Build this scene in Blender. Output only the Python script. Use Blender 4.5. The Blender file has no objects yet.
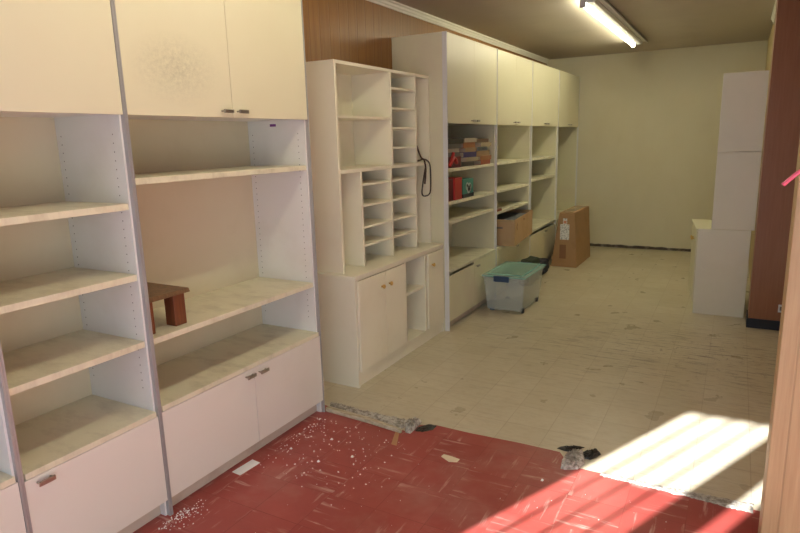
import bpy, bmesh, math, random
from mathutils import Vector, Matrix
random.seed(7)
C = bpy.context.scene.collection
scn = bpy.context.scene
R = math.radians

# ------------------------------------------------------------------ camera
FPX, YAW, PIT, ROL = 604.25, R(-29.11), R(-11.726), R(-1.554)
cam_d = bpy.data.cameras.new('camera'); cam = bpy.data.objects.new('camera', cam_d); C.objects.link(cam)
w = Vector((math.sin(YAW)*math.cos(PIT), math.cos(YAW)*math.cos(PIT), math.sin(PIT)))
r0 = Vector((math.cos(YAW), -math.sin(YAW), 0)); u0 = r0.cross(w)
r1 = r0*math.cos(ROL) + u0*math.sin(ROL); u1 = -r0*math.sin(ROL) + u0*math.cos(ROL)
M = Matrix((r1, u1, -w)).transposed().to_4x4(); M.translation = Vector((1.957, 0, 1.5))
cam.matrix_world = M
cam_d.sensor_width = 36; cam_d.lens = FPX/800*36; cam_d.clip_start = .02
scn.camera = cam

# ------------------------------------------------------------------ world, sun, exposure
wd = bpy.data.worlds.new('sky'); scn.world = wd; wd.use_nodes = True
bg = wd.node_tree.nodes['Background']
bg.inputs['Color'].default_value = (.62, .79, 1, 1); bg.inputs['Strength'].default_value = 2.0
sd = bpy.data.lights.new('sun', 'SUN'); sd.energy = 19; sd.angle = R(.6); sd.color = (.98, .97, 1)
sun = bpy.data.objects.new('sun', sd); C.objects.link(sun)
el = R(24.8); hx, hy = .4184, .9083
sdir = Vector((hx*math.cos(el), hy*math.cos(el), -math.sin(el)))
sun.rotation_euler = sdir.to_track_quat('-Z', 'Y').to_euler(); sun.location = (0, -4, 5)
pd = bpy.data.lights.new('window_portal', 'AREA'); pd.shape = 'RECTANGLE'; pd.size = 3.7; pd.size_y = 2.2
pd.cycles.is_portal = True
po = bpy.data.objects.new('window_portal', pd); C.objects.link(po)
po.location = (1.75, -.66, 1.05); po.rotation_euler = (R(90), 0, 0)
scn.view_settings.view_transform = 'Standard'; scn.view_settings.look = 'None'
scn.view_settings.gamma = 1; scn.view_settings.use_curve_mapping = False
scn.view_settings.exposure = 0.33
TUBE = 28.0

# ------------------------------------------------------------------ materials
def mat(name, col=(.8, .8, .8), rough=.5, metal=0, spec=.5):
    m = bpy.data.materials.new(name); m.use_nodes = True
    b = m.node_tree.nodes['Principled BSDF']
    b.inputs['Base Color'].default_value = (*col, 1); b.inputs['Roughness'].default_value = rough
    b.inputs['Metallic'].default_value = metal; b.inputs['Specular IOR Level'].default_value = spec
    return m
class N:
    def __init__(s, m): s.t = m.node_tree; s.b = s.t.nodes['Principled BSDF']
    def n(s, typ, ins=None, **kw):
        x = s.t.nodes.new(typ)
        for k, v in kw.items(): setattr(x, k, v)
        for k, v in (ins or {}).items():
            if isinstance(v, bpy.types.NodeSocket): s.t.links.new(v, x.inputs[k])
            else: x.inputs[k].default_value = v
        return x
    def l(s, a, b): s.t.links.new(a, b)
    def obj(s): return s.n('ShaderNodeTexCoord').outputs['Object']
    def mapp(s, v, scale=(1, 1, 1), loc=(0, 0, 0), rot=(0, 0, 0)):
        return s.n('ShaderNodeMapping', {'Vector': v, 'Scale': scale, 'Location': loc, 'Rotation': rot}).outputs[0]
    def noise(s, v, scale, detail=3, rough=.5):
        return s.n('ShaderNodeTexNoise', {'Vector': v, 'Scale': scale, 'Detail': detail, 'Roughness': rough}).outputs['Fac']
    def ramp(s, f, a, b, ca=0., cb=1.):
        return s.n('ShaderNodeMapRange', {'Value': f, 'From Min': a, 'From Max': b, 'To Min': ca, 'To Max': cb}).outputs[0]
    def math(s, op, a, b=0.):
        return s.n('ShaderNodeMath', {0: a, 1: b}, operation=op).outputs[0]
    def mix(s, f, a, b):
        x = s.n('ShaderNodeMix', data_type='RGBA')
        for k, v in ((0, f), (6, a), (7, b)):
            if isinstance(v, bpy.types.NodeSocket): s.l(v, x.inputs[k])
            else: x.inputs[k].default_value = (*v, 1) if isinstance(v, tuple) and len(v) == 3 else v
        return x.outputs[2]
    def bump(s, h, st=.2, d=.002):
        b = s.n('ShaderNodeBump', {'Height': h, 'Strength': st, 'Distance': d}); s.l(b.outputs[0], s.b.inputs['Normal'])
    def color(s, c): s.l(c, s.b.inputs['Base Color'])

def dirty(name, col, col2, rough=.45, scale=3, lo=.5, hi=.75):
    m = mat(name, col, rough); n = N(m); v = n.obj()
    f = n.ramp(n.noise(v, scale, 5, .6), lo, hi)
    n.color(n.mix(f, col, col2)); return m
CREAM = (.76, .73, .52)
m_lam = dirty('cream_laminate', CREAM, (.72, .65, .49), .38, 2.5)
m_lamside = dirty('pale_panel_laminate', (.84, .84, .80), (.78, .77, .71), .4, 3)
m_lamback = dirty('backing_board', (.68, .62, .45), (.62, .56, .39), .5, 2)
m_shelf = mat('shelf_laminate', CREAM, .42)
n = N(m_shelf); v = n.obj()
sm = n.ramp(n.noise(n.mapp(v, (1.2, 2.5, 1)), 5, 5, .65), .48, .72)
n.color(n.mix(n.math('MULTIPLY', sm, .7), (.78, .75, .57), (.54, .50, .36)))
m_door = mat('door_laminate', CREAM, .36)
n = N(m_door); v = n.obj()
d = n.n('ShaderNodeVectorMath', {0: n.mapp(v, (1, .62, 1)), 1: (0, 1.76*.62, 1.80)}, operation='DISTANCE').outputs['Value']
f = n.math('MULTIPLY', n.ramp(d, .0, .15, 1, 0), n.ramp(n.noise(n.mapp(v, (1, 1, 1.3)), 40, 8, .85), .38, .72))
f2 = n.math('MULTIPLY', n.ramp(n.noise(v, 2, 4), .45, .8), .5)
n.color(n.mix(n.math('MULTIPLY', f, .62), n.mix(f2, (.76, .73, .54), (.72, .68, .48)), (.20, .19, .14)))
m_lowdoor = dirty('lower_door_laminate', (.80, .78, .71), (.76, .74, .66), .4, 2)
m_hutch = dirty('cream_paint', (.90, .86, .69), (.86, .81, .63), .45, 3)
m_white = dirty('white_panel', (.86, .84, .71), (.81, .79, .65), .4, 2)
m_hole = mat('hole_dark', (.22, .20, .17), .8)
m_metal = mat('aluminium_strip', (.46, .46, .45), .45, .4)
m_metal2 = mat('pale_strip', (.76, .76, .74), .45, .05)
m_chrome = mat('nickel_pull', (.42, .39, .33), .3, .85)
m_brass = mat('brass_knob', (.72, .48, .16), .3, .9)
m_plinth = dirty('dusty_plinth', (.62, .55, .45), (.45, .38, .30), .6, 6)
m_crown = mat('crown_paint', (.80, .78, .70), .5)
m_ceil = dirty('ceiling_paint', (.52, .46, .38), (.47, .41, .34), .8, 1.2)
m_black = mat('black_rubber', (.02, .022, .03), .5)

def wood(name, c1, c2, groove=.12, axis='Y', rough=.4, contrast=1.0):
    m = mat(name, c1, rough); n = N(m); v = n.obj()
    g = n.noise(n.mapp(v, (22, 22, 1.1)), 2.2, 6, .6)
    g2 = n.noise(n.mapp(v, (60, 60, 2)), 3, 4, .6)
    f = n.math('ADD', n.math('MULTIPLY', g, .7), n.math('MULTIPLY', g2, .3))
    col = n.mix(n.ramp(f, .5-.16/contrast, .5+.16/contrast), c2, c1)
    if groove:
        sp = n.n('ShaderNodeSeparateXYZ', {0: v}).outputs[axis]
        md = n.math('PINGPONG', n.math('ADD', sp, 10.), groove/2)
        gm = n.ramp(md, .0018, .004, 1, 0)
        col = n.mix(n.math('MULTIPLY', gm, .25), col, tuple(x*.3 for x in c2))
        n.bump(n.math('SUBTRACT', 1., gm), .5, .003)
    n.color(col); return m
m_wallwood = wood('oak_panelling', (.37, .185, .05), (.27, .12, .03), .11)
m_pierwood = wood('brown_veneer', (.37, .165, .075), (.29, .12, .05), 0, contrast=.8)
m_stubwood = wood('daylit_panelling', (.50, .375, .195), (.40, .275, .135), .105, 'X', .5)  # daylight on the near wall stub put into a lighter wood tone
m_stool = wood('stained_wood', (.24, .072, .025), (.11, .035, .015), 0)
m_stooltop = wood('worn_wood', (.26, .15, .07), (.10, .06, .03), 0)

m_back = mat('back_wall_paint', (.62, .56, .36), .6); n = N(m_back); v = n.obj()
f = n.ramp(n.noise(n.mapp(v, (1, 1, .6)), 1.6, 5, .6), .35, .7)
n.color(n.mix(f, (.76, .71, .53), (.71, .65, .46)))
m_frontpaint = mat('front_room_paint', (.68, .64, .56), .7)
m_rightpaint = mat('right_wall_paint', (.55, .44, .22), .6)
m_dirt = dirty('dirty_skirting', (.07, .055, .04), (.26, .22, .17), .8, 14, .52, .68)

T = .2286
m_tan = mat('tan_vinyl_tile', (.5, .45, .33), .34); n = N(m_tan); v = n.obj()
br = n.n('ShaderNodeTexBrick', {'Vector': n.mapp(v, loc=(-1.885 + 10*T, -4.283 + 30*T, 0)), 'Color1': (.60, .545, .40, 1), 'Color2': (.70, .645, .50, 1),
         'Mortar': (.40, .32, .21, 1), 'Scale': 1., 'Mortar Size': .0022, 'Brick Width': T, 'Row Height': T, 'Mortar Smooth': .3}, offset=0., squash=1.)
seam = n.math('MULTIPLY', n.noise(v, 4, 3), .95)
big = n.ramp(n.noise(v, 1.1, 5, .6), .35, .7)
base = n.mix(seam, br.outputs['Color'], (.64, .58, .43))
base = n.mix(n.math('MULTIPLY', big, .45), base, (.50, .43, .29))
mott = n.ramp(n.noise(n.mapp(v, (1, 2.2, 1)), 14, 6, .7), .46, .68)
base = n.mix(n.math('MULTIPLY', mott, .30), base, (.46, .36, .20))
d = n.n('ShaderNodeVectorMath', {0: n.mapp(v, (.55, 1, 1)), 1: (1.0, 4.45, 0)}, operation='DISTANCE').outputs['Value']
area = n.ramp(d, .1, 1.0, 1., .15)
s1 = n.ramp(n.noise(n.mapp(v, (1.8, 15, 1), rot=(0, 0, .08)), 2.4, 6, .72), .54, .60)
s4 = n.ramp(n.noise(n.mapp(v, (7, 3.2, 1), loc=(3, 7, 0)), 3.5, 7, .78), .56, .66)
s3 = n.ramp(n.noise(n.mapp(v, loc=(9, 2, 0)), 48, 2, .5), .745, .775)
scr = n.math('MAXIMUM', n.math('MULTIPLY', n.math('MAXIMUM', s1, n.math('MULTIPLY', s4, area)), area), n.math('MULTIPLY', s3, .0))
base = n.mix(n.math('MULTIPLY', scr, .75), base, (.15, .09, .05))
n.color(base)
n.l(n.ramp(n.noise(v, 5, 4), .3, .7, .26, .42), n.b.inputs['Roughness'])

m_red = mat('red_vinyl_tile', (.36, .05, .04), .34); n = N(m_red); v = n.obj()
vv = n.mapp(v, loc=(-1.885 + 20*T, -2.6 + 30*T, 0))
br = n.n('ShaderNodeTexBrick', {'Vector': vv, 'Color1': (.36, .060, .050, 1), 'Color2': (.42, .085, .070, 1),
         'Mortar': (.21, .025, .02, 1), 'Scale': 1., 'Mortar Size': .0014, 'Brick Width': T, 'Row Height': T, 'Mortar Smooth': .2}, offset=0., squash=1.)
ck = n.n('ShaderNodeTexChecker', {'Vector': n.mapp(vv, (1, 1, 0), loc=(0, 0, .5)), 'Scale': 1/T}).outputs['Fac']
def streak(sc, loc, th):
    a = n.noise(n.mapp(v, sc, loc=loc), 2.6, 5, .66)
    return n.ramp(a, th, th+.10)
sx = streak((1.3, 13, 1), (0, 0, 0), .545); sy = streak((13, 1.3, 1), (5, 3, 0), .545)
st = n.n('ShaderNodeMix', {0: ck, 2: sx, 3: sy}).outputs[0]
patch = n.ramp(n.noise(v, 4.3, 3), .44, .58)
st = n.math('MULTIPLY', st, patch)
col = n.mix(n.ramp(n.noise(v, 2.2, 5, .6), .35, .7), br.outputs['Color'], (.31, .050, .040))
dust = n.ramp(n.noise(v, 1.5, 5, .7), .5, .75)
col = n.mix(n.math('MULTIPLY', dust, .32), col, (.55, .36, .30))
col = n.mix(n.math('MULTIPLY', st, .52), col, (.75, .55, .46))
spk = n.ramp(n.noise(v, 90, 2), .74, .77)
col = n.mix(n.math('MULTIPLY', spk, .5), col, (.8, .7, .62))
n.color(col)

m_mortar = mat('mortar_rubble', (.6, .57, .5), .9); n = N(m_mortar); v = n.obj()
f = n.noise(v, 38, 6, .7)
n.color(n.mix(n.ramp(f, .42, .58), (.30, .27, .22), (.60, .57, .49))); n.bump(f, .9, .01)
m_sill = mat('worn_timber', (.6, .52, .34), .7); n = N(m_sill); v = n.obj()
f = n.noise(n.mapp(v, (3, 30, 20)), 3, 6, .7)
n.color(n.mix(n.ramp(f, .4, .62), (.36, .29, .17), (.66, .60, .43)))
m_tar = mat('black_adhesive', (.015, .013, .011), .35)
m_crumb = mat('plaster_crumb', (.85, .83, .8), .8)
m_card = mat('white_card', (.93, .93, .93), .5)
m_chip = mat('cream_chip', (.80, .70, .50), .6)
m_tape = mat('brown_tape', (.50, .28, .14), .6)
m_kraft = dirty('corrugated_cardboard', (.42, .25, .12), (.36, .21, .095), .75, 5)
m_kraft2 = dirty('pale_cardboard', (.56, .37, .20), (.50, .32, .16), .75, 5)
m_cleartape = mat('packing_tape', (.40, .25, .12), .2)
m_label = mat('shipping_label', (.8, .8, .78), .6); n = N(m_label); v = n.obj()
f = n.ramp(n.noise(n.mapp(v, (1, 1, 1)), 55, 3, .6), .5, .6)
n.color(n.mix(n.math('MULTIPLY', f, .7), (.82, .82, .8), (.2, .21, .22)))
m_orange = mat('orange_print', (.7, .28, .16), .6)
m_faint = mat('faint_brown_print', (.26, .13, .07), .75)
m_pink = mat('pink_plastic', (.85, .12, .22), .35)
m_strap = mat('dark_leather', (.06, .035, .02), .5)
m_pages = mat('paper_pages', (.42, .35, .26), .8)
m_plate = mat('white_plate', (.8, .8, .78), .4)
m_olive = mat('dark_green_fabric', (.035, .05, .03), .7)
m_navy = mat('dark_navy_fabric', (.02, .02, .035), .7)
m_steelgrey = mat('grey_papers', (.16, .17, .19), .7)
m_clip = mat('blue_clip', (.035, .07, .14), .35)
m_enamel = mat('white_enamel', (.8, .8, .76), .35)
m_frame = mat('window_frame_metal', (.35, .34, .32), .4, .6)
m_tube = mat('tube_glow', (1, 1, 1), .5); n = N(m_tube)
n.b.inputs['Emission Color'].default_value = (1, .945, .68, 1); n.b.inputs['Emission Strength'].default_value = TUBE
m_tube_old = m_tube.copy(); m_tube_old.name = 'tube_glow_older'
m_tube_old.node_tree.nodes['Principled BSDF'].inputs['Emission Strength'].default_value = TUBE*.72
def translucent(name, col, alpha):
    m = mat(name, col, .25); n = N(m)
    n.b.inputs['Alpha'].default_value = alpha; return m
m_bin = translucent('milky_plastic', (.86, .92, .86), .27)
m_lid = translucent('teal_plastic', (.45, .78, .70), .42)

# ------------------------------------------------------------------ mesh helpers
class MB:
    def __init__(s): s.bm = bmesh.new(); s.mats = []
    def mi(s, m):
        if m not in s.mats: s.mats.append(m)
        return s.mats.index(m)
    def box(s, a, b, m=None, top=None):
        """axis-aligned box between corners a and b; top = (dx0, dy0, dx1, dy1) shifts the upper corners"""
        x0, y0, z0 = a; x1, y1, z1 = b; t = top or (0, 0, 0, 0)
        P = [(x0, y0, z0), (x1, y0, z0), (x1, y1, z0), (x0, y1, z0),
             (x0+t[0], y0+t[1], z1), (x1+t[2], y0+t[1], z1), (x1+t[2], y1+t[3], z1), (x0+t[0], y1+t[3], z1)]
        V = [s.bm.verts.new(p) for p in P]
        for q in ((0, 3, 2, 1), (4, 5, 6, 7), (0, 1, 5, 4), (1, 2, 6, 5), (2, 3, 7, 6), (3, 0, 4, 7)):
            f = s.bm.faces.new([V[k] for k in q])
            if m is not None: f.material_index = s.mi(m)
        return s
    def poly(s, pts, z0, z1, m=None):
        lo = [s.bm.verts.new((x, y, z0)) for x, y in pts]; hi = [s.bm.verts.new((x, y, z1)) for x, y in pts]
        k = s.mi(m) if m is not None else 0
        fs = [s.bm.faces.new(list(reversed(lo))), s.bm.faces.new(hi)]
        for i in range(len(pts)):
            j = (i+1) % len(pts); fs.append(s.bm.faces.new((lo[i], lo[j], hi[j], hi[i])))
        for f in fs: f.material_index = k
        return s
    def disc(s, c, r, axis, m, seg=8, t=.0006):
        k = s.mi(m); vs = []
        for i in range(seg):
            a = 2*math.pi*i/seg; p = [0, 0, 0]; o = [j for j in range(3) if j != axis]
            p[o[0]] = math.cos(a)*r; p[o[1]] = math.sin(a)*r
            vs.append(s.bm.verts.new((c[0]+p[0], c[1]+p[1], c[2]+p[2])))
        f = s.bm.faces.new(vs); f.material_index = k
        return s
    def tube(s, pts, r, seg=10, m=None, cap=True):
        k = s.mi(m) if m is not None else 0
        pts = [Vector(p) for p in pts]; rings = []; up = Vector((.13, .21, .97)).normalized()
        rr = r if isinstance(r, (list, tuple)) else [r]*len(pts)
        for i, p in enumerate(pts):
            d = (pts[min(i+1, len(pts)-1)] - pts[max(i-1, 0)]).normalized()
            a = d.cross(up)
            if a.length < .1: a = d.cross(Vector((1, 0, 0)))
            a.normalize(); b = d.cross(a)
            rings.append([s.bm.verts.new(p + (a*math.cos(t)+b*math.sin(t))*rr[i]) for t in [2*math.pi*q/seg for q in range(seg)]])
        for A, B in zip(rings, rings[1:]):
            for q in range(seg):
                f = s.bm.faces.new((A[q], A[(q+1) % seg], B[(q+1) % seg], B[q])); f.smooth = True; f.material_index = k
        if cap:
            s.bm.faces.new(rings[0]).material_index = k; s.bm.faces.new(rings[-1]).material_index = k
        return s
    def build(s, name, m=None, parent=None, bevel=0., loc=None):
        bmesh.ops.recalc_face_normals(s.bm, faces=s.bm.faces)
        me = bpy.data.meshes.new(name); s.bm.to_mesh(me); s.bm.free()
        for x in (s.mats or [m]): me.materials.append(x)
        o = bpy.data.objects.new(name, me); C.objects.link(o)
        if loc is not None: o.location = loc
        if parent is not None: o.parent = parent
        if bevel:
            b = o.modifiers.new('bevel', 'BEVEL'); b.width = bevel; b.segments = 2; b.limit_method = 'ANGLE'
        return o
def box(name, a, b, m, parent=None, bevel=.0015, top=None):
    """a box part at world coordinates (converted to the parent's frame)"""
    off = parent.location if parent is not None and parent.parent is None else Vector((0, 0, 0))
    o = MB().box(a, b, None, top).build(name, m, parent, bevel)
    o.location = -off
    return o
def put(mb, name, m, parent, bevel=0.):
    o = mb.build(name, m, parent, bevel)
    p = parent
    if p is not None and p.parent is None: o.location = -p.location
    return o
def thing(name, label, cat, loc=(0, 0, 0), group=None):
    o = bpy.data.objects.new(name, None); C.objects.link(o); o.location = loc; o.empty_display_size = .1
    o['label'] = label; o['category'] = cat; o['kind'] = 'thing'
    if group: o['group'] = group
    return o
def tag(o, label, cat, group=None, kind='thing'):
    o['label'] = label; o['category'] = cat; o['kind'] = kind
    if group: o['group'] = group
    return o
def struct(o, label=None):
    o['kind'] = 'structure'
    if label: o['label'] = label
    return o

# ------------------------------------------------------------------ room shell
WX, BY, CZ, FY, RX = -.42, 8.54, 2.53, -.6, 3.6
bound = [(WX, 2.625), (-.05, 2.66), (.109, 2.631), (.321, 2.609), (.545, 2.575), (.565, 2.673), (.643, 2.711), (.841, 2.706),
         (1.107, 2.717), (1.307, 2.715), (1.381, 2.607), (1.516, 2.607), (1.689, 2.594), (1.886, 2.60), (2.125, 2.596), (2.35, 2.59)]
fl = MB()
fl.poly([(WX, FY-.1), (RX, FY-.1), (RX, 2.35), (2.35, 2.35)] + bound[::-1], -.08, 0, m_red)
fl.poly(bound + [(2.35, BY), (WX, BY)], -.08, 0.0, m_tan)
struct(fl.build('floor'))
struct(box('ceiling', (WX-.1, FY-.2, CZ), (RX+.1, BY+.1, CZ+.1), m_ceil, bevel=0))
struct(box('wall_left', (WX-.1, FY-.2, -.08), (WX, BY+.1, CZ), m_wallwood, bevel=0))
struct(box('wall_back', (WX, BY, -.08), (2.5, BY+.1, CZ), m_back, bevel=0))
struct(box('wall_right', (2.35, 2.42, -.08), (2.45, 5.27, CZ), m_pierwood, bevel=0))
struct(box('wall_right_rear', (2.16, 5.53, -.08), (2.26, BY, CZ), m_rightpaint, bevel=0))
struct(box('wall_right_front', (RX, FY-.2, -.08), (RX+.1, 2.42, CZ), m_frontpaint, bevel=0))
stub = struct(box('wall_middle', (2.130, 2.30, 0), (RX, 2.42, CZ), m_stubwood, bevel=.003))
# pier of brown veneer standing out of the right wall
pier = struct(box('wall_pier', (2.121, 5.27, .075), (2.45, 5.53, CZ), m_pierwood, bevel=.002))
struct(box('baseboard_pier', (2.112, 5.262, 0), (2.45, 5.53, .075), m_black, bevel=.002))
# front wall: shop window with posts, low kerb and security bars
fw = MB()
z_head = 2.085
fw.box((WX-.1, FY-.06, -.08), (-.065, FY+.0, CZ)); fw.box((-.065, FY-.06, z_head), (RX, FY, CZ))
fw.box((-.065, FY-.06, -.08), (RX, FY, .10)); fw.box((.391, FY-.06, .10), (.553, FY, z_head))
fw.box((.645, FY-.06, .10), (1.02, FY, z_head)); fw.box((2.15, FY-.06, .10), (2.23, FY, z_head)); fw.box((3.35, FY-.06, .10), (RX, FY, z_head))
struct(fw.build('wall_front', m_frontpaint))
wn = MB()
for x in (.045, .16, .275): wn.tube([(x, FY-.03, .1), (x, FY-.03, z_head)], .0085)
wn.tube([(-.065, FY-.03, 1.28), (.391, FY-.03, 1.28)], .007)
for x in (1.4, 1.8, 2.6, 3.0): wn.tube([(x, FY-.03, .1), (x, FY-.03, z_head)], .010)
struct(wn.build('window_1', m_frame))
# crown mouldings
def crown(name, x, y0, y1, sgn):
    mb = MB(); P = [(0, 0), (.032, 0), (.032, -.012), (.022, -.018), (.018, -.032), (.010, -.040), (.010, -.054), (0, -.054)]
    A = [mb.bm.verts.new((x+sgn*a, y0, CZ+b)) for a, b in P]; B = [mb.bm.verts.new((x+sgn*a, y1, CZ+b)) for a, b in P]
    for i in range(len(P)):
        j = (i+1) % len(P); mb.bm.faces.new((A[i], A[j], B[j], B[i]))
    mb.bm.faces.new(A); mb.bm.faces.new(B); return struct(mb.build(name, m_crown))
crown('trim_1', WX, FY, BY, 1)
crown('trim_2', 2.16, 5.53, 6.93, -1)
# rough dirty strip at the foot of the back wall
bb = MB(); k = 60; x = WX
vs = []
for i in range(k+1):
    xx = WX + (2.16-WX)*i/k; h = .026 + random.random()*.010; dd = .012 + random.random()*.008
    vs.append([bb.bm.verts.new(p) for p in ((xx, BY-dd, 0), (xx, BY-dd*.7, h), (xx, BY, h+.004), (xx, BY, 0))])
for A, B in zip(vs, vs[1:]):
    for q in range(4): bb.bm.faces.new((A[q], A[(q+1) % 4], B[(q+1) % 4], B[q]))
struct(bb.build('baseboard_back', m_dirt))

# ------------------------------------------------------------------ fluorescent lights
def fluorescent(x, y0, y1, label, glow):
    t = thing('fluorescent_light', label, 'ceiling light', (x, (y0+y1)/2, CZ), group='fluorescent ceiling fixtures')
    mb = MB(); sec = [(-.03, CZ), (-.03, CZ-.03), (-.015, CZ-.042), (.03, CZ-.042), (.045, CZ-.03), (.045, CZ)]
    A = [mb.bm.verts.new((x+a, y0, z)) for a, z in sec]; B = [mb.bm.verts.new((x+a, y1, z)) for a, z in sec]
    for i in range(len(sec)):
        j = (i+1) % len(sec); mb.bm.faces.new((A[i], A[j], B[j], B[i]))
    mb.bm.faces.new(A); mb.bm.faces.new(B)
    put(mb, 'housing', m_enamel, t)
    ref = MB().box((x+.047, y0, CZ-.016), (x+.095, y1, CZ-.010)); ref.box((x+.091, y0, CZ-.03), (x+.095, y1, CZ-.010))
    put(ref, 'reflector', m_enamel, t)
    for yy in (y0+.01, y1-.03):
        box('tube_holder', (x-.075, yy, CZ-.07), (x-.03, yy+.02, CZ-.005), m_enamel, t)
    put(MB().tube([(x-.052, y0+.03, CZ-.042), (x-.052, y1-.03, CZ-.042)], .0195, 16), 'tube', glow, t)
    return t
fluorescent(.885, 4.98, 7.56, 'lit fluorescent ceiling fixture near the back wall', m_tube)
fluorescent(.885, .8, 3.24, 'lit fluorescent ceiling fixture above the red floor', m_tube_old)

# ------------------------------------------------------------------ wall units
def handle(y, z, x, m, parent, wd=.056):
    mb = MB()
    mb.tube([(x, y-wd/2+.006, z), (x+.020, y-wd/2+.006, z)], .004, 8)
    mb.tube([(x, y+wd/2-.006, z), (x+.020, y+wd/2-.006, z)], .004, 8)
    mb.box((x+.017, y-wd/2, z-.008), (x+.025, y+wd/2, z+.008))
    o = mb.build('handle', m, parent, .0015); return o
def knob(y, z, x, m, parent, d=(1, 0)):
    P = [(0, .006), (.010, .006), (.014, .013), (.022, .014), (.026, .008)]
    return MB().tube([(x+a*d[0], y+a*d[1], z) for a, r in P], [r for a, r in P], 14).build('knob', m, parent)

def wall_unit(y0, y1, x, label, upper, lower, shelves, deck=.478, holes=True, group=None, hp=(.035, .06), back=m_lamback, side=m_lamside, dmat=None, ldmat=None, strip=m_metal, gaps=(0, 0)):
    """floor-to-top storage unit: y0..y1 are the outer faces, x the front plane"""
    ym = (y0+y1)/2; t = thing('wall_unit', label, 'shelving unit', (0, ym, 0), group=group); off = (0, -ym, 0)
    dmat = dmat or m_door; ldmat = ldmat or m_lowdoor
    TH = .016; xb = WX+.004; H = 2.27
    a, b = y0+TH, y1-TH
    for s, (p, q, inner, sg) in enumerate(((y0+.0005, a, a, 1), (b, y1-.0005, b, -1))):
        mb = MB().box((xb, p, 0), (x-.003, q, H), side)
        if holes:
            z = .56
            while z < 1.58:
                for xx in (x-.05, x-.36): mb.disc((xx, inner+sg*.0006, z), .0027, 1, m_hole)
                z += .032
        o = mb.build('side_panel', None, t); o.location = off
        pm, qm = (p, (p+q)/2) if s == 0 else ((p+q)/2, q)
        o = MB().box((x-.003, pm, 0), (x+.015, qm, H)).box((x+.015, pm+.002, 0), (x+.017, pm+.004, H)).build('edge_strip', strip, t); o.location = off
    def bx(name, A, B, m, bev=.0012, par=t): 
        o = MB().box(A, B).build(name, m, par, bev)
        if par is t: o.location = off
        return o
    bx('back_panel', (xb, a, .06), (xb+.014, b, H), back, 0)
    bx('top_panel', (xb+.014, a, H-.02), (x-.022, b, H-.001), side)
    bx('soffit_panel', (xb+.014, a, 1.625), (x-.022, b, 1.645), side)
    bx('deck', (xb+.014, a, deck-.022), (x+.012, b, deck), m_shelf)
    bx('plinth', (x-.05, a, 0), (x-.032, b, .07), m_plinth)
    for z in shelves: bx('shelf', (xb+.014, a+.001, z-.012), (x-.006, b-.001, z+.012), m_shelf)
    for (p, q, hs) in upper:
        d = bx('door', (x-.0028, p+(.0012 if p > a+.1 else -.0065), 1.620), (x+.013, q+(-.0012 if q < b-.1 else .0065), H-.002), dmat)
        for hy, hz in hs: handle(hy, hz, x+.013, m_chrome, d)
    for (p, q, hs), gp in zip(lower, gaps):
        d = bx('door', (x-.0028, p+(.0012 if p > a+.1 else -.0065), .074), (x+.013, q+(-.0012 if q < b-.1 else .0065), deck-.0235-gp), ldmat)
        for hy, hz in hs: handle(hy, hz, x+.013, m_chrome, d)
    return t
g = 'near wall units beside the red floor'
a, b = .395, .935
wall_unit(.379, .951, -.012, 'cream wall unit cut off at the left edge of the view', [(a, b, [(.88, 1.645)])], [(a, b, [(.44, .425)])], [1.287, 1.014, .749], group=g)
a, b = .967, 1.483
wall_unit(.951, 1.499, -.012, 'narrow cream wall unit with four open levels and one lower door', [(a, b, [])], [(a, b, [(1.021, .423)])], [1.287, 1.016, .749], .468, group=g)
a, b = 1.515, 2.570
wB = wall_unit(1.499, 2.586, -.012, 'wide cream wall unit with a smudged upper door and small wooden stool inside',
          [(a, 2.0435, [(2.0, 1.646)]), (2.0435, b, [(2.093, 1.646)])], [(a, 2.047, [(2.01, .428)]), (2.047, b, [(2.10, .424)])], [1.376, .746], .478, group=g)
# small sticker left on the inner side of the wide unit
st_ = MB().box((-.245, 2.5685, 1.593), (-.205, 2.5695, 1.606)).build('sticker', mat('violet_sticker', (.20, .05, .28), .5), wB); st_.location = (0, -2.0425, 0)
g = 'far wall units under the ceiling trim'
FB = [4.225, 5.305, 6.37, 7.44, 8.51]; fx = .025
# cream filler side of the first far unit
labs = ['far cream wall unit with stacked books and red binder, nearest to the pigeonhole hutch',
        'far cream wall unit holding the open cardboard carton, second from the hutch',
        'far cream wall unit behind the clear bin, third from the hutch',
        'last cream wall unit in the corner against the back wall, behind the tall carton']
shs = [[1.268, 1.012, .858], [1.268, 1.010, .812], [1.266, 1.038], []]
for i in range(4):
    y0, y1 = FB[i], FB[i+1]; a, b = y0+.016, y1-.016; m_ = (a+b)/2
    up = [(a, m_, [(m_-.045, 1.646)]), (m_, b, [(m_+.045, 1.646)])]
    lo = [(a, m_, []), (m_, b, [(m_+.05, .425)])]
    u_ = wall_unit(y0, y1, fx, labs[i], up, lo, shs[i], .49 if i != 2 else .50, False, group=g, back=m_lam, side=m_lam, ldmat=m_lam, strip=m_metal2, gaps=((.022, 0), (0, 0), (.032, .032), (0, 0))[i])
    if i == 0: FU = u_

box('side_trim', (.006, 4.2215, 0), (.0215, 4.2248, 2.27), m_metal2, FU, .0005)
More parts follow.
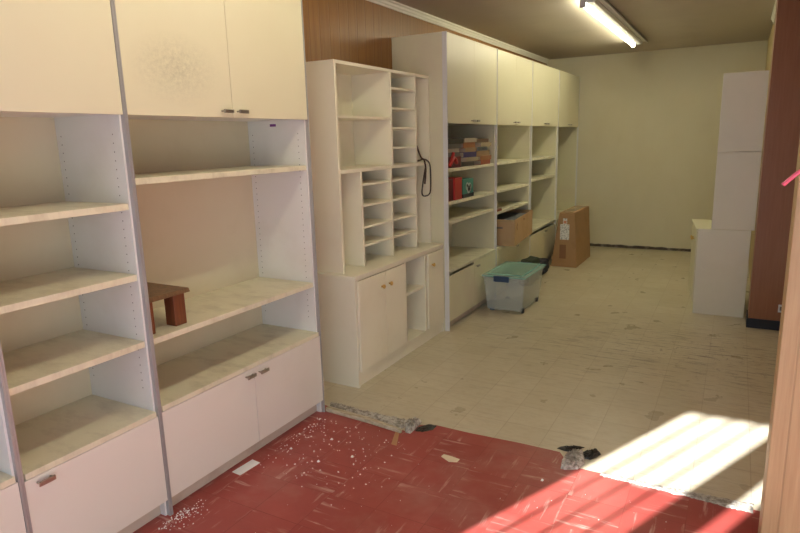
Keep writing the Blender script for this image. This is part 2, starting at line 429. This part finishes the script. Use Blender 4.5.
# ------------------------------------------------------------------ hutch: base cabinet and pigeonhole top
t = thing('base_cabinet', 'low cream cabinet with three doors, brass knobs and an open slot', 'cabinet', (0, 3.61, 0)); HB = t
h0, h1 = 2.953, 4.218; xb = WX+.002
mb = MB().box((xb, h0, 0), (-.002, h0+.020, .69)).box((xb, h1-.02, 0), (-.002, h1, .69))
mb.box((xb, h0+.02, .075), (-.02, h1-.02, .096)).box((xb, h0+.02, .10), (xb+.012, h1-.02, .69))
mb.box((xb+.012, 3.578, .096), (-.003, 3.603, .676)).box((xb+.012, 3.897, .096), (-.003, 3.926, .676))
mb.box((-.02, h0+.02, .676), (-.004, h1-.02, .69)); mb.box((-.02, h0+.02, .075), (-.003, h1-.02, .096))
put(mb, 'carcass', m_hutch, t)
box('plinth', (-.03, h0+.02, 0), (-.012, h1-.02, .075), m_hutch, t)
box('worktop', (xb, h0-.004, .69), (.006, h1, .712), m_hutch, t, .003)
box('shelf', (xb+.012, 3.603, .428), (-.015, 3.897, .446), m_hutch, t)
for p, q, ky in ((2.976, 3.300, 3.249), (3.304, 3.575, 3.345), (3.929, 4.197, 3.991)):
    d = box('door', (-.0028, p, .100), (.010, q, .674), m_hutch, t, .002)
    k_ = knob(ky, .587, .010, m_brass, d)
t = thing('pigeonhole_hutch', 'cream hutch with pigeonholes standing on the low cabinet', 'shelving unit', (0, 3.61, .713)); HU = t
h0, h1 = 2.985, 4.218; X = -.103; zt = 1.967; zb = .7125; D = xb+.010
mb = MB()
mb.box((xb, h0, zb), (X, h0+.019, zt)).box((xb, h1-.018, zb), (X, h1, zt)).box((xb, h0+.019, zt-.019), (X, h1-.018, zt))
put(mb, 'carcass', m_hutch, t)
box('back_panel', (xb, h0+.019, zb), (D, h1-.018, zt-.019), m_hutch, t, 0)
box('ledge', (D, h0+.019, 1.318), (X+.004, h1-.018, 1.340), m_hutch, t)
def div(y, z0, z1): box('divider', (D, y, z0), (X-.001, y+.018, z1), m_hutch, t)
zu = zt-.019
div(3.632, 1.34, zu); div(3.990, 1.34, zu)
div(3.226, zb, 1.318); div(3.606, zb, 1.318); div(3.972, zb, 1.318)
def shf(p, q, z): box('shelf', (D, p, z-.007), (X-.003, q, z+.007), m_hutch, t)
shf(h0+.019, 3.632, 1.650)
for z in (1.848, 1.717, 1.586, 1.455): shf(3.650, 3.990, z)
for z in (1.234, 1.101, .962, .843): shf(3.244, 3.606, z); shf(3.624, 3.972, z)

# dark strap hanging over the ledge
mb = MB()
def smooth(P, k=6):
    P = [Vector(p) for p in P]; out = []
    for i in range(len(P)-1):
        a, b, c, d = P[max(i-1, 0)], P[i], P[i+1], P[min(i+2, len(P)-1)]
        for q in range(k):
            s = q/k; out.append(.5*((2*b)+(c-a)*s+(2*a-5*b+4*c-d)*s*s+(3*b-a-3*c+d)*s**3))
    return out+[P[-1]]
sx = -.092
mb.tube(smooth([(-.112, 4.016, 1.462), (-.104, 4.03, 1.42), (sx-.006, 4.06, 1.375), (sx, 4.097, 1.352), (sx, 4.119, 1.282), (sx, 4.098, 1.179)]), .0065, 6)
mb.tube(smooth([(-.16, 4.016, 1.352), (-.12, 4.04, 1.352), (sx-.004, 4.10, 1.362), (sx, 4.175, 1.335), (sx, 4.198, 1.276), (sx, 4.196, 1.138), (sx, 4.165, 1.095), (sx, 4.08, 1.090), (sx, 4.048, 1.123), (sx-.001, 4.083, 1.224), (sx+.002, 4.11, 1.30)]), .0055, 6)
tag(mb.build('strap', m_strap), 'dark looped strap hanging over the hutch ledge', 'strap')

# ------------------------------------------------------------------ small wooden stool inside the wide unit
t = thing('small_stool', 'small brown wooden stool on the middle shelf of the wide unit', 'stool', (-.2, 1.68, .758))
mb = MB().box((-.345, 1.520, .892), (-.058, 1.765, .911), top=(.004, .004, -.004, -.004))
put(mb, 'top', m_stooltop, t, .003)
for (x0, x1, y0, y1) in ((-.125, -.066, 1.678, 1.738), (-.125, -.066, 1.516, 1.576), (-.335, -.28, 1.678, 1.738), (-.335, -.28, 1.516, 1.576)):
    box('leg', (x0, y0, .7585), (x1, y1, .892), m_stool, t, .003)

# ------------------------------------------------------------------ books on the first far unit
zsh = 1.2805
cols = {'dark red': (.16, .02, .02), 'black': (.02, .02, .022), 'grey': (.15, .14, .13), 'off-white': (.42, .37, .30), 'maroon': (.12, .015, .025),
        'red': (.45, .03, .025), 'brown': (.16, .09, .05), 'tan': (.32, .22, .12), 'orange-brown': (.34, .14, .05), 'purple': (.05, .035, .13),
        'light blue': (.26, .33, .36), 'beige': (.38, .31, .20), 'rust': (.36, .09, .04), 'slate grey': (.13, .13, .14)}
bmats = {k: mat('book_cover_' + k.replace(' ', '_').replace('-', '_'), v, .45) for k, v in cols.items()}
ordn = ['bottom', 'second from bottom', 'third from bottom', 'fourth from bottom', 'fifth from bottom', 'sixth from bottom', 'top']
def book(x0, x1, y0, y1, z, h, m, label, ang=0):
    cx, cy = (x0+x1)/2, (y0+y1)/2; t = thing('book', label, 'book', (cx, cy, z), group='books piled on the top shelf of the far unit')
    t.rotation_euler.z = ang; a, b = (x1-x0)/2, (y1-y0)/2
    mb = MB().box((-a, -b, 0), (a, b, .003)).box((-a, -b, h-.003), (a, b, h)).box((a-.003, -b, .003), (a, b, h-.003))
    mb.build('cover', m, t)
    MB().box((-a+.004, -b+.004, .003), (a-.003, b-.004, h-.003)).build('pages', m_pages, t)
stacks = [('left', 4.275, 4.62, ['maroon', 'dark red', 'grey', 'off-white', 'slate grey', 'black'], [.046, .040, .034, .030, .036, .038]),
          ('middle', 4.635, 4.93, ['grey', 'beige', 'purple', 'tan', 'orange-brown', 'off-white'], [.040, .032, .044, .034, .044, .034]),
          ('right', 4.945, 5.25, ['rust', 'orange-brown', 'tan', 'light blue', 'beige', 'brown'], [.038, .036, .044, .034, .036, .032])]
for nm, y0, y1, cs, hs in stacks:
    z = zsh
    for i, (c_, h_) in enumerate(zip(cs, hs)):
        pos = 'top' if i == len(cs)-1 else ordn[i]
        dx = random.uniform(-.035, .012); dy = random.uniform(0, .022)
        book(-.27+dx, .012+dx, y0+dy, y1-.014-random.uniform(0, .035), z, h_, bmats[c_], f'{c_} book, {pos} in the {nm} stack on the upper shelf', random.uniform(-.03, .03))
        z += h_
# a folded red cloth cover lying against the left stack
mb = MB()
mb.tube(smooth([(.004, 4.33, 1.30), (.014, 4.36, 1.335), (.010, 4.40, 1.36), (.014, 4.43, 1.345), (.006, 4.47, 1.32)]), [.016]*25, 8)
mb.tube(smooth([(.010, 4.38, 1.36), (.012, 4.40, 1.40)]), .012, 8)
tag(mb.build('red_ribbon', bmats['red']), 'crumpled red ribbon in front of the left book stack', 'ribbon')
t = thing('binder', 'dark red binder with a bright red spine beside the teal box', 'binder', (-.12, 4.42, 1.0245))
box('cover', (-.27, 4.30, 1.0245), (-.006, 4.565, 1.197), mat('binder_dark', (.10, .02, .02), .5), t)
box('spine', (-.27+.02, 4.43, 1.026), (.010, 4.570, 1.200), bmats['red'], t, .003)
m_pic = mat('picture_white', (.5, .56, .52), .5)
t = thing('picture_box', 'small teal box with a black and white picture', 'box', (-.08, 4.72, 1.0245))
box('body', (-.15, 4.625, 1.0245), (-.005, 4.85, 1.175), mat('teal_card', (.05, .26, .20), .45), t, .003)
box('base_band', (-.152, 4.622, 1.0245), (-.002, 4.853, 1.055), m_black, t)
mb = MB()
for (y, z, rr) in ((4.715, 1.115, .034), (4.765, 1.105, .038), (4.745, 1.085, .034)): mb.disc((-.0042, y, z), rr, 0, None or m_pic, 12)
put(mb, 'picture', None, t)
pm = MB()
for (y, z, rr) in ((4.71, 1.122, .013), (4.775, 1.118, .014), (4.745, 1.088, .016)): pm.disc((-.0030, y, z), rr, 0, m_black, 10)
put(pm, 'picture_print', None, t)
t = thing('flat_book', 'flat orange-red book on the third shelf above the carton', 'book', (-.1, 5.42, .825))
box('cover', (-.22, 5.335, .8245), (.015, 5.52, .842), bmats['rust'], t); box('pages', (-.218, 5.338, .842), (.012, 5.517, .853), m_pages, t)

# ------------------------------------------------------------------ cartons
t = thing('open_carton', 'open tan cardboard carton sticking out of the second far unit', 'carton', (0, 5.9, .4915))
zc0, zc1 = .4915, .742; xa, xc = -.20, .165; ya, yb = 5.462, 6.325
mb = MB()
th = .006
def skew(mb):
    for v_ in mb.bm.verts: v_.co.x -= (v_.co.y-5.462)*.104
mb.box((xa, ya, zc0), (xc, yb, zc0+th)).box((xa, ya, zc0+th), (xc, ya+th, zc1)).box((xa, yb-th, zc0+th), (xc, yb, zc1))
mb.box((xa, ya+th, zc0+th), (xa+th, yb-th, zc1)).box((xc-th, ya+th, zc0+th), (xc, yb-th, zc1))
skew(mb); put(mb, 'box_wall', m_kraft2, t)
mb = MB().box((-.02, ya-.001, .655), (.045, ya, .672)); put(mb, 'hand_hole', m_hole, t)
mb = MB()
for y, z in ((5.55, .665), (5.575, .685), (5.565, .645), (5.86, .705), (5.9, .70)): mb.disc((xc+.0008, y, z), .013, 0, m_faint, 10)
skew(mb); put(mb, 'printed_mark', None, t)
q = thing('paper_pile', 'grey papers lying inside the open tan carton', 'papers', (0, 5.9, .50))
mb = MB()
for i in range(7):
    a0 = random.uniform(-.02, .02)
    mb.box((-.19, 5.475+abs(a0), .4985+i*.031), (.150, 6.30-abs(a0)*2, .4985+i*.031+.029))
skew(mb); put(mb, 'sheets', m_steelgrey, q); 
t = thing('tall_carton', 'tall tapered brown cardboard carton with a white label near the back wall', 'carton', (.26, 7.36, 0))
mb = MB().box((.108, 7.0, .001), (.408, 7.76, .640), top=(.085, .0, -.038, 0)); put(mb, 'box_body', m_kraft, t, .004)
bt = MB().box((.215, 7.005, .6405), (.34, 7.715, .6415)); put(bt, 'tape', m_cleartape, t)
def onface(x0, x1, z0, z1, m, name, d=.0012):
    put(MB().box((x0, 7.0-d, z0), (x1, 7.0, z1)), name, m, t)
onface(.207, .312, .325, .505, m_label, 'shipping_label'); onface(.238, .285, .505, .575, m_label, 'label_tab'); onface(.245, .278, .515, .545, m_orange, 'orange_print', .002)
onface(.205, .280, .10, .265, m_faint, 'faint_print')

# ------------------------------------------------------------------ clear bin with teal lid
t = thing('storage_bin', 'clear plastic storage bin with a teal lid and blue clips', 'storage bin', (.28, 5.2, 0))
mb = MB(); t0 = dict(a=(.125, 4.955, .018), b=(.425, 5.44, .325))
mb.box((.122, 4.95, .018), (.438, 5.46, .325), top=(-.022, -.045, .030, .025))
bmesh.ops.delete(mb.bm, geom=[f for f in mb.bm.faces if abs(f.calc_center_median().z-.325) < .001], context='FACES')
bo = put(mb, 'body', m_bin, t); so = bo.modifiers.new('wall', 'SOLIDIFY'); so.thickness = .003; bv = bo.modifiers.new('b', 'BEVEL'); bv.width = .012; bv.segments = 3
rim = MB().box((.093, 4.893, .312), (.483, 5.504, .322)); put(rim, 'rim', m_bin, t, .003)
mb = MB().box((.090, 4.882, .324), (.487, 5.525, .337)).box((.125, 4.92, .337), (.452, 5.487, .348), top=(.008, .008, -.008, -.008)); put(mb, 'lid', m_lid, t, .004)
for y0, y1 in ((4.866, 4.882), (5.525, 5.541)):
    box('clip', (.205, y0, .288), (.345, y1, .340), m_clip, t, .004)
for x_ in (.420, ):
    for yy in (4.965, 5.385):
        put(MB().tube([(x_, yy+.02, .0225), (x_+.022, yy+.02, .0225)], .022, 16), 'wheel', m_black, t)
for yy in (4.97, 5.39): box('foot', (.135, yy, .001), (.175, yy+.03, .0185), m_clip, t)
t.location.x -= .022; t.location.y -= .03
# things on the floor behind the bin
def lump(name, x0, x1, y0, y1, h, m, label, cat, seed):
    rnd = random.Random(seed); bm = bmesh.new(); bmesh.ops.create_icosphere(bm, subdivisions=4, radius=1)
    for v_ in bm.verts:
        p = v_.co; sx_ = lambda c: math.copysign(abs(c)**.55, c)
        x_, y_, z_ = sx_(p.x), sx_(p.y), sx_(p.z)
        wr = 1+.06*math.sin(7*p.x+seed)*math.sin(6*p.y)+.05*math.sin(11*p.z+5*p.y)
        v_.co = Vector(((x0+x1)/2+x_*wr*(x1-x0)/2, (y0+y1)/2+y_*wr*(y1-y0)/2, max(.001, h/2+z_*h/2*wr)))
    for f in bm.faces: f.smooth = True
    me = bpy.data.meshes.new(name); bm.to_mesh(me); bm.free(); me.materials.append(m)
    o = bpy.data.objects.new(name, me); C.objects.link(o); return tag(o, label, cat)
lump('fabric_bag', .06, .20, 5.85, 6.30, .27, m_olive, 'dark green bag on the floor just behind the clear bin', 'bag', 3)
lump('fabric_bag', .06, .18, 6.40, 6.70, .17, m_navy, 'small black bag between the green bag and tall carton', 'bag', 5)

# ------------------------------------------------------------------ white cabinet at the right
t = thing('base_cabinet', 'low white base cabinet with cream doors at the right, against the brown pier', 'cabinet', (1.93, 5.85, 0))
def slab(name, pts, z0, z1, m, bev=.0015):
    return put(MB().poly(pts, z0, z1), name, m, t, bev)
slab('carcass', [(1.722, 5.540), (2.095, 5.540), (2.095, 6.14), (1.655, 6.14)], .078, .705, m_white)
box('side_panel', (1.716, 5.534, 0), (2.095, 5.540, .722), m_white, t, .0015)
slab('plinth', [(1.752, 5.540), (2.09, 5.540), (2.09, 6.14), (1.685, 6.14)], 0, .078, m_hutch)
slab('worktop', [(1.697, 5.541), (2.095, 5.541), (2.095, 6.16), (1.628, 6.16)], .7055, .7235, m_lam)
fr = lambda y: 1.722-(y-5.54)*.1117
for p, q in ((5.56, 5.845), (5.85, 6.13)):
    d = slab('door', [(fr(p)-.017, p), (fr(p)-.001, p), (fr(q)-.001, q), (fr(q)-.017, q)], .09, .695, m_lam)
    ky = 5.80 if p < 5.8 else 5.89
    k_ = knob(ky, .60, fr(ky)-.017, m_brass, d, (-1, 0))
t = thing('upper_cabinet', 'tall white shelf box standing on the low white cabinet at the right', 'cabinet', (1.96, 5.85, .7245))
box('lower_section', (1.810, 5.537, .7245), (2.117, 6.10, 1.345), m_white, t, .002)
box('upper_section', (1.810, 5.537, 1.347), (2.117, 6.10, 1.950), m_white, t, .002)
# wall outlet on the brown right wall
t = thing('wall_outlet', 'small white outlet plate low on the brown veneer pier at its right edge', 'outlet', (2.322, 5.268, .13))
box('plate', (2.312, 5.262, .145), (2.345, 5.2695, .205), m_plate, t, .001)
box('socket', (2.322, 5.2605, .16), (2.335, 5.262, .19), m_hole, t, 0)
# pink plastic strip fixed to the end of the near wood panel
mb = MB(); mb.tube(smooth([(2.088, 2.262, 1.332), (2.105, 2.264, 1.350), (2.130, 2.268, 1.374), (2.175, 2.28, 1.405), (2.24, 2.294, 1.425)]), .0065, 10)
tag(mb.build('pink_strip', m_pink), 'pink plastic strip sticking out past the near wooden wall edge', 'strip')

# ------------------------------------------------------------------ threshold rubble
def bumpy(name, pts, zf, m, seed, nu=60, nv=6):
    """strip between two polylines with an irregular top"""
    rnd = random.Random(seed); mb = MB(); G = []
    def at(L, s):
        s *= len(L)-1; i = min(int(s), len(L)-2); f = s-i
        return Vector((L[i][0]*(1-f)+L[i+1][0]*f, L[i][1]*(1-f)+L[i+1][1]*f, 0))
    for i in range(nu+1):
        row = []
        for j in range(nv+1):
            p = at(pts[0], i/nu).lerp(at(pts[1], i/nu), j/nv)
            e = 0 if j in (0, nv) or i in (0, nu) else 1
            p.x += rnd.uniform(-1, 1)*.004; p.y += rnd.uniform(-1, 1)*.005
            p.z = .0006 + e*zf*(.55+.45*rnd.random()); row.append(mb.bm.verts.new(p))
        G.append(row)
    for i in range(nu):
        for j in range(nv): mb.bm.faces.new((G[i][j], G[i+1][j], G[i+1][j+1], G[i][j+1]))
    return mb.build(name, m)
o = bumpy('mortar_strip', ([(.0, 2.632), (.2, 2.618), (.50, 2.575)], [(-.03, 2.69), (.2, 2.672), (.50, 2.68)]), .022, m_mortar, 1, 80, 8)
tag(o, 'broken mortar strip along the left half of the red floor edge', 'rubble')
mb = MB(); mb.poly([(.005, 2.588), (.30, 2.566), (.52, 2.540), (.52, 2.556), (.30, 2.596), (.005, 2.618)], .0008, .024)
tag(mb.build('timber_strip', m_sill, None, .003), 'worn pale timber strip lying along the left end of the floor edge', 'timber strip')
o = bumpy('mortar_strip', ([(1.52, 2.585), (1.7, 2.58), (2.12, 2.565)], [(1.52, 2.612), (1.7, 2.608), (2.12, 2.64)]), .007, m_mortar, 2, 90, 6)
tag(o, 'thin crumbling mortar strip at the sunlit right end of the floor edge', 'rubble')
def mound(name, pts, h, m, seed, label, cat):
    """low irregular heap over the outline pts"""
    rnd = random.Random(seed); mb = MB(); n_ = len(pts); c = Vector((sum(p[0] for p in pts)/n_, sum(p[1] for p in pts)/n_, 0))
    dense = []
    for i in range(n_):
        a, b = Vector((*pts[i], 0)), Vector((*pts[(i+1) % n_], 0)); k = max(1, int((b-a).length/.008))
        for q in range(k): dense.append(a.lerp(b, q/k)+Vector((rnd.uniform(-1, 1), rnd.uniform(-1, 1), 0))*.0015)
    rings = []
    for f, z in ((1, .0006), (.93, h*.6), (.75, h), (.5, h), (.25, h)):
        ring = []
        for p in dense:
            v_ = c.lerp(p, f); ring.append(mb.bm.verts.new((v_.x, v_.y, z if z < .001 else z*rnd.uniform(.5, 1.15))))
        rings.append(ring)
    N_ = len(dense)
    for A, B in zip(rings, rings[1:]):
        for q in range(N_): mb.bm.faces.new((A[q], A[(q+1) % N_], B[(q+1) % N_], B[q]))
    tp = mb.bm.verts.new((c.x, c.y, h*.8))
    for q in range(N_): mb.bm.faces.new((rings[-1][q], rings[-1][(q+1) % N_], tp))
    return tag(mb.build(name, m), label, cat)
adh = [(1.284, 2.741), (1.295, 2.763), (1.358, 2.805), (1.405, 2.812), (1.456, 2.82), (1.488, 2.777), (1.474, 2.733), (1.452, 2.702), (1.425, 2.699), (1.407, 2.758), (1.374, 2.758), (1.35, 2.736), (1.328, 2.73)]
mound('adhesive_blob', adh[4:10], .014, m_tar, 9, 'thick black tar-like adhesive lump on the tan tile edge at the sunlit corner', 'adhesive')
mound('adhesive_strip', adh[:4]+adh[10:], .008, m_tar, 12, 'thin black adhesive smear left of the thick black lump', 'adhesive')
mound('mortar_lump', [(1.349, 2.562), (1.337, 2.626), (1.342, 2.69), (1.371, 2.751), (1.407, 2.758), (1.427, 2.7), (1.437, 2.645), (1.421, 2.593), (1.373, 2.565)], .030, m_mortar, 4, 'grey crumbling mortar lump in front of the black adhesive', 'rubble')
mound('mortar_lump', [(0.537, 2.56), (0.485, 2.646), (0.504, 2.713), (0.561, 2.706), (0.564, 2.639), (0.566, 2.564)], .030, m_mortar, 6, 'grey mortar lump at the right end of the left mortar strip', 'rubble')
mound('adhesive_patch', [(0.564, 2.639), (0.605, 2.704), (0.652, 2.704), (0.652, 2.648), (0.611, 2.607), (0.573, 2.599)], .006, m_tar, 10, 'small black adhesive patch next to the left mortar strip', 'adhesive')

# ------------------------------------------------------------------ litter on the red floor
def flat(name, pts, m, label, cat, z=.0008, h=.0012):
    return tag(MB().poly(pts, z, z+h).build(name, m), label, cat)
flat('paper_card', [(-.012, 1.862), (.044, 1.856), (.052, 1.985), (-.004, 1.992)], m_card, 'white card on the red floor against the wide unit plinth', 'card')
flat('floor_chip', [(0.81, 2.419), (0.813, 2.441), (0.853, 2.44), (0.9, 2.432), (0.898, 2.405), (0.862, 2.392)], m_chip, 'cream chip lying in the middle of the red floor', 'chip', h=.004)
flat('tape_strip', [(0.481, 2.555), (0.505, 2.555), (0.562, 2.419), (0.53, 2.421)], m_tape, 'short brown tape strip near the mortar strip end', 'tape')
mb = MB(); rnd = random.Random(21)
def crumb(x, y, s):
    s *= 1.3
    z = .0008; a = rnd.uniform(0, 6.28); P = []
    for q in range(4): P.append(mb.bm.verts.new((x+math.cos(a+q*1.57)*s*rnd.uniform(.6, 1.2), y+math.sin(a+q*1.57)*s*rnd.uniform(.6, 1.2), z)))
    tp = mb.bm.verts.new((x, y, z+s*.9))
    for q in range(4): mb.bm.faces.new((P[q], P[(q+1) % 4], tp))
    mb.bm.faces.new(P[::-1])
for i in range(150):
    crumb(abs(rnd.gauss(0, .045))+.014, rnd.gauss(1.515, .06), rnd.uniform(.0012, .0035))
for i in range(70):
    crumb(abs(rnd.gauss(0, .05))+.014, min(2.50, rnd.gauss(2.38, .12)), rnd.uniform(.0015, .004))
for i in range(130):
    crumb(rnd.uniform(.02, .62), rnd.uniform(1.95, 2.52), rnd.uniform(.0012, .0042))
for i in range(60):
    crumb(rnd.uniform(.3, 2.0), rnd.uniform(1.3, 2.52), rnd.uniform(.001, .003))
for x_, y_ in ((.10, 2.16), (.23, 2.33), (.42, 2.23), (.30, 2.12), (1.30, 2.43)): crumb(x_, y_, .008)
tag(mb.build('plaster_crumbs', m_crumb), 'white plaster crumbs scattered over the red floor', 'crumbs', kind='stuff')
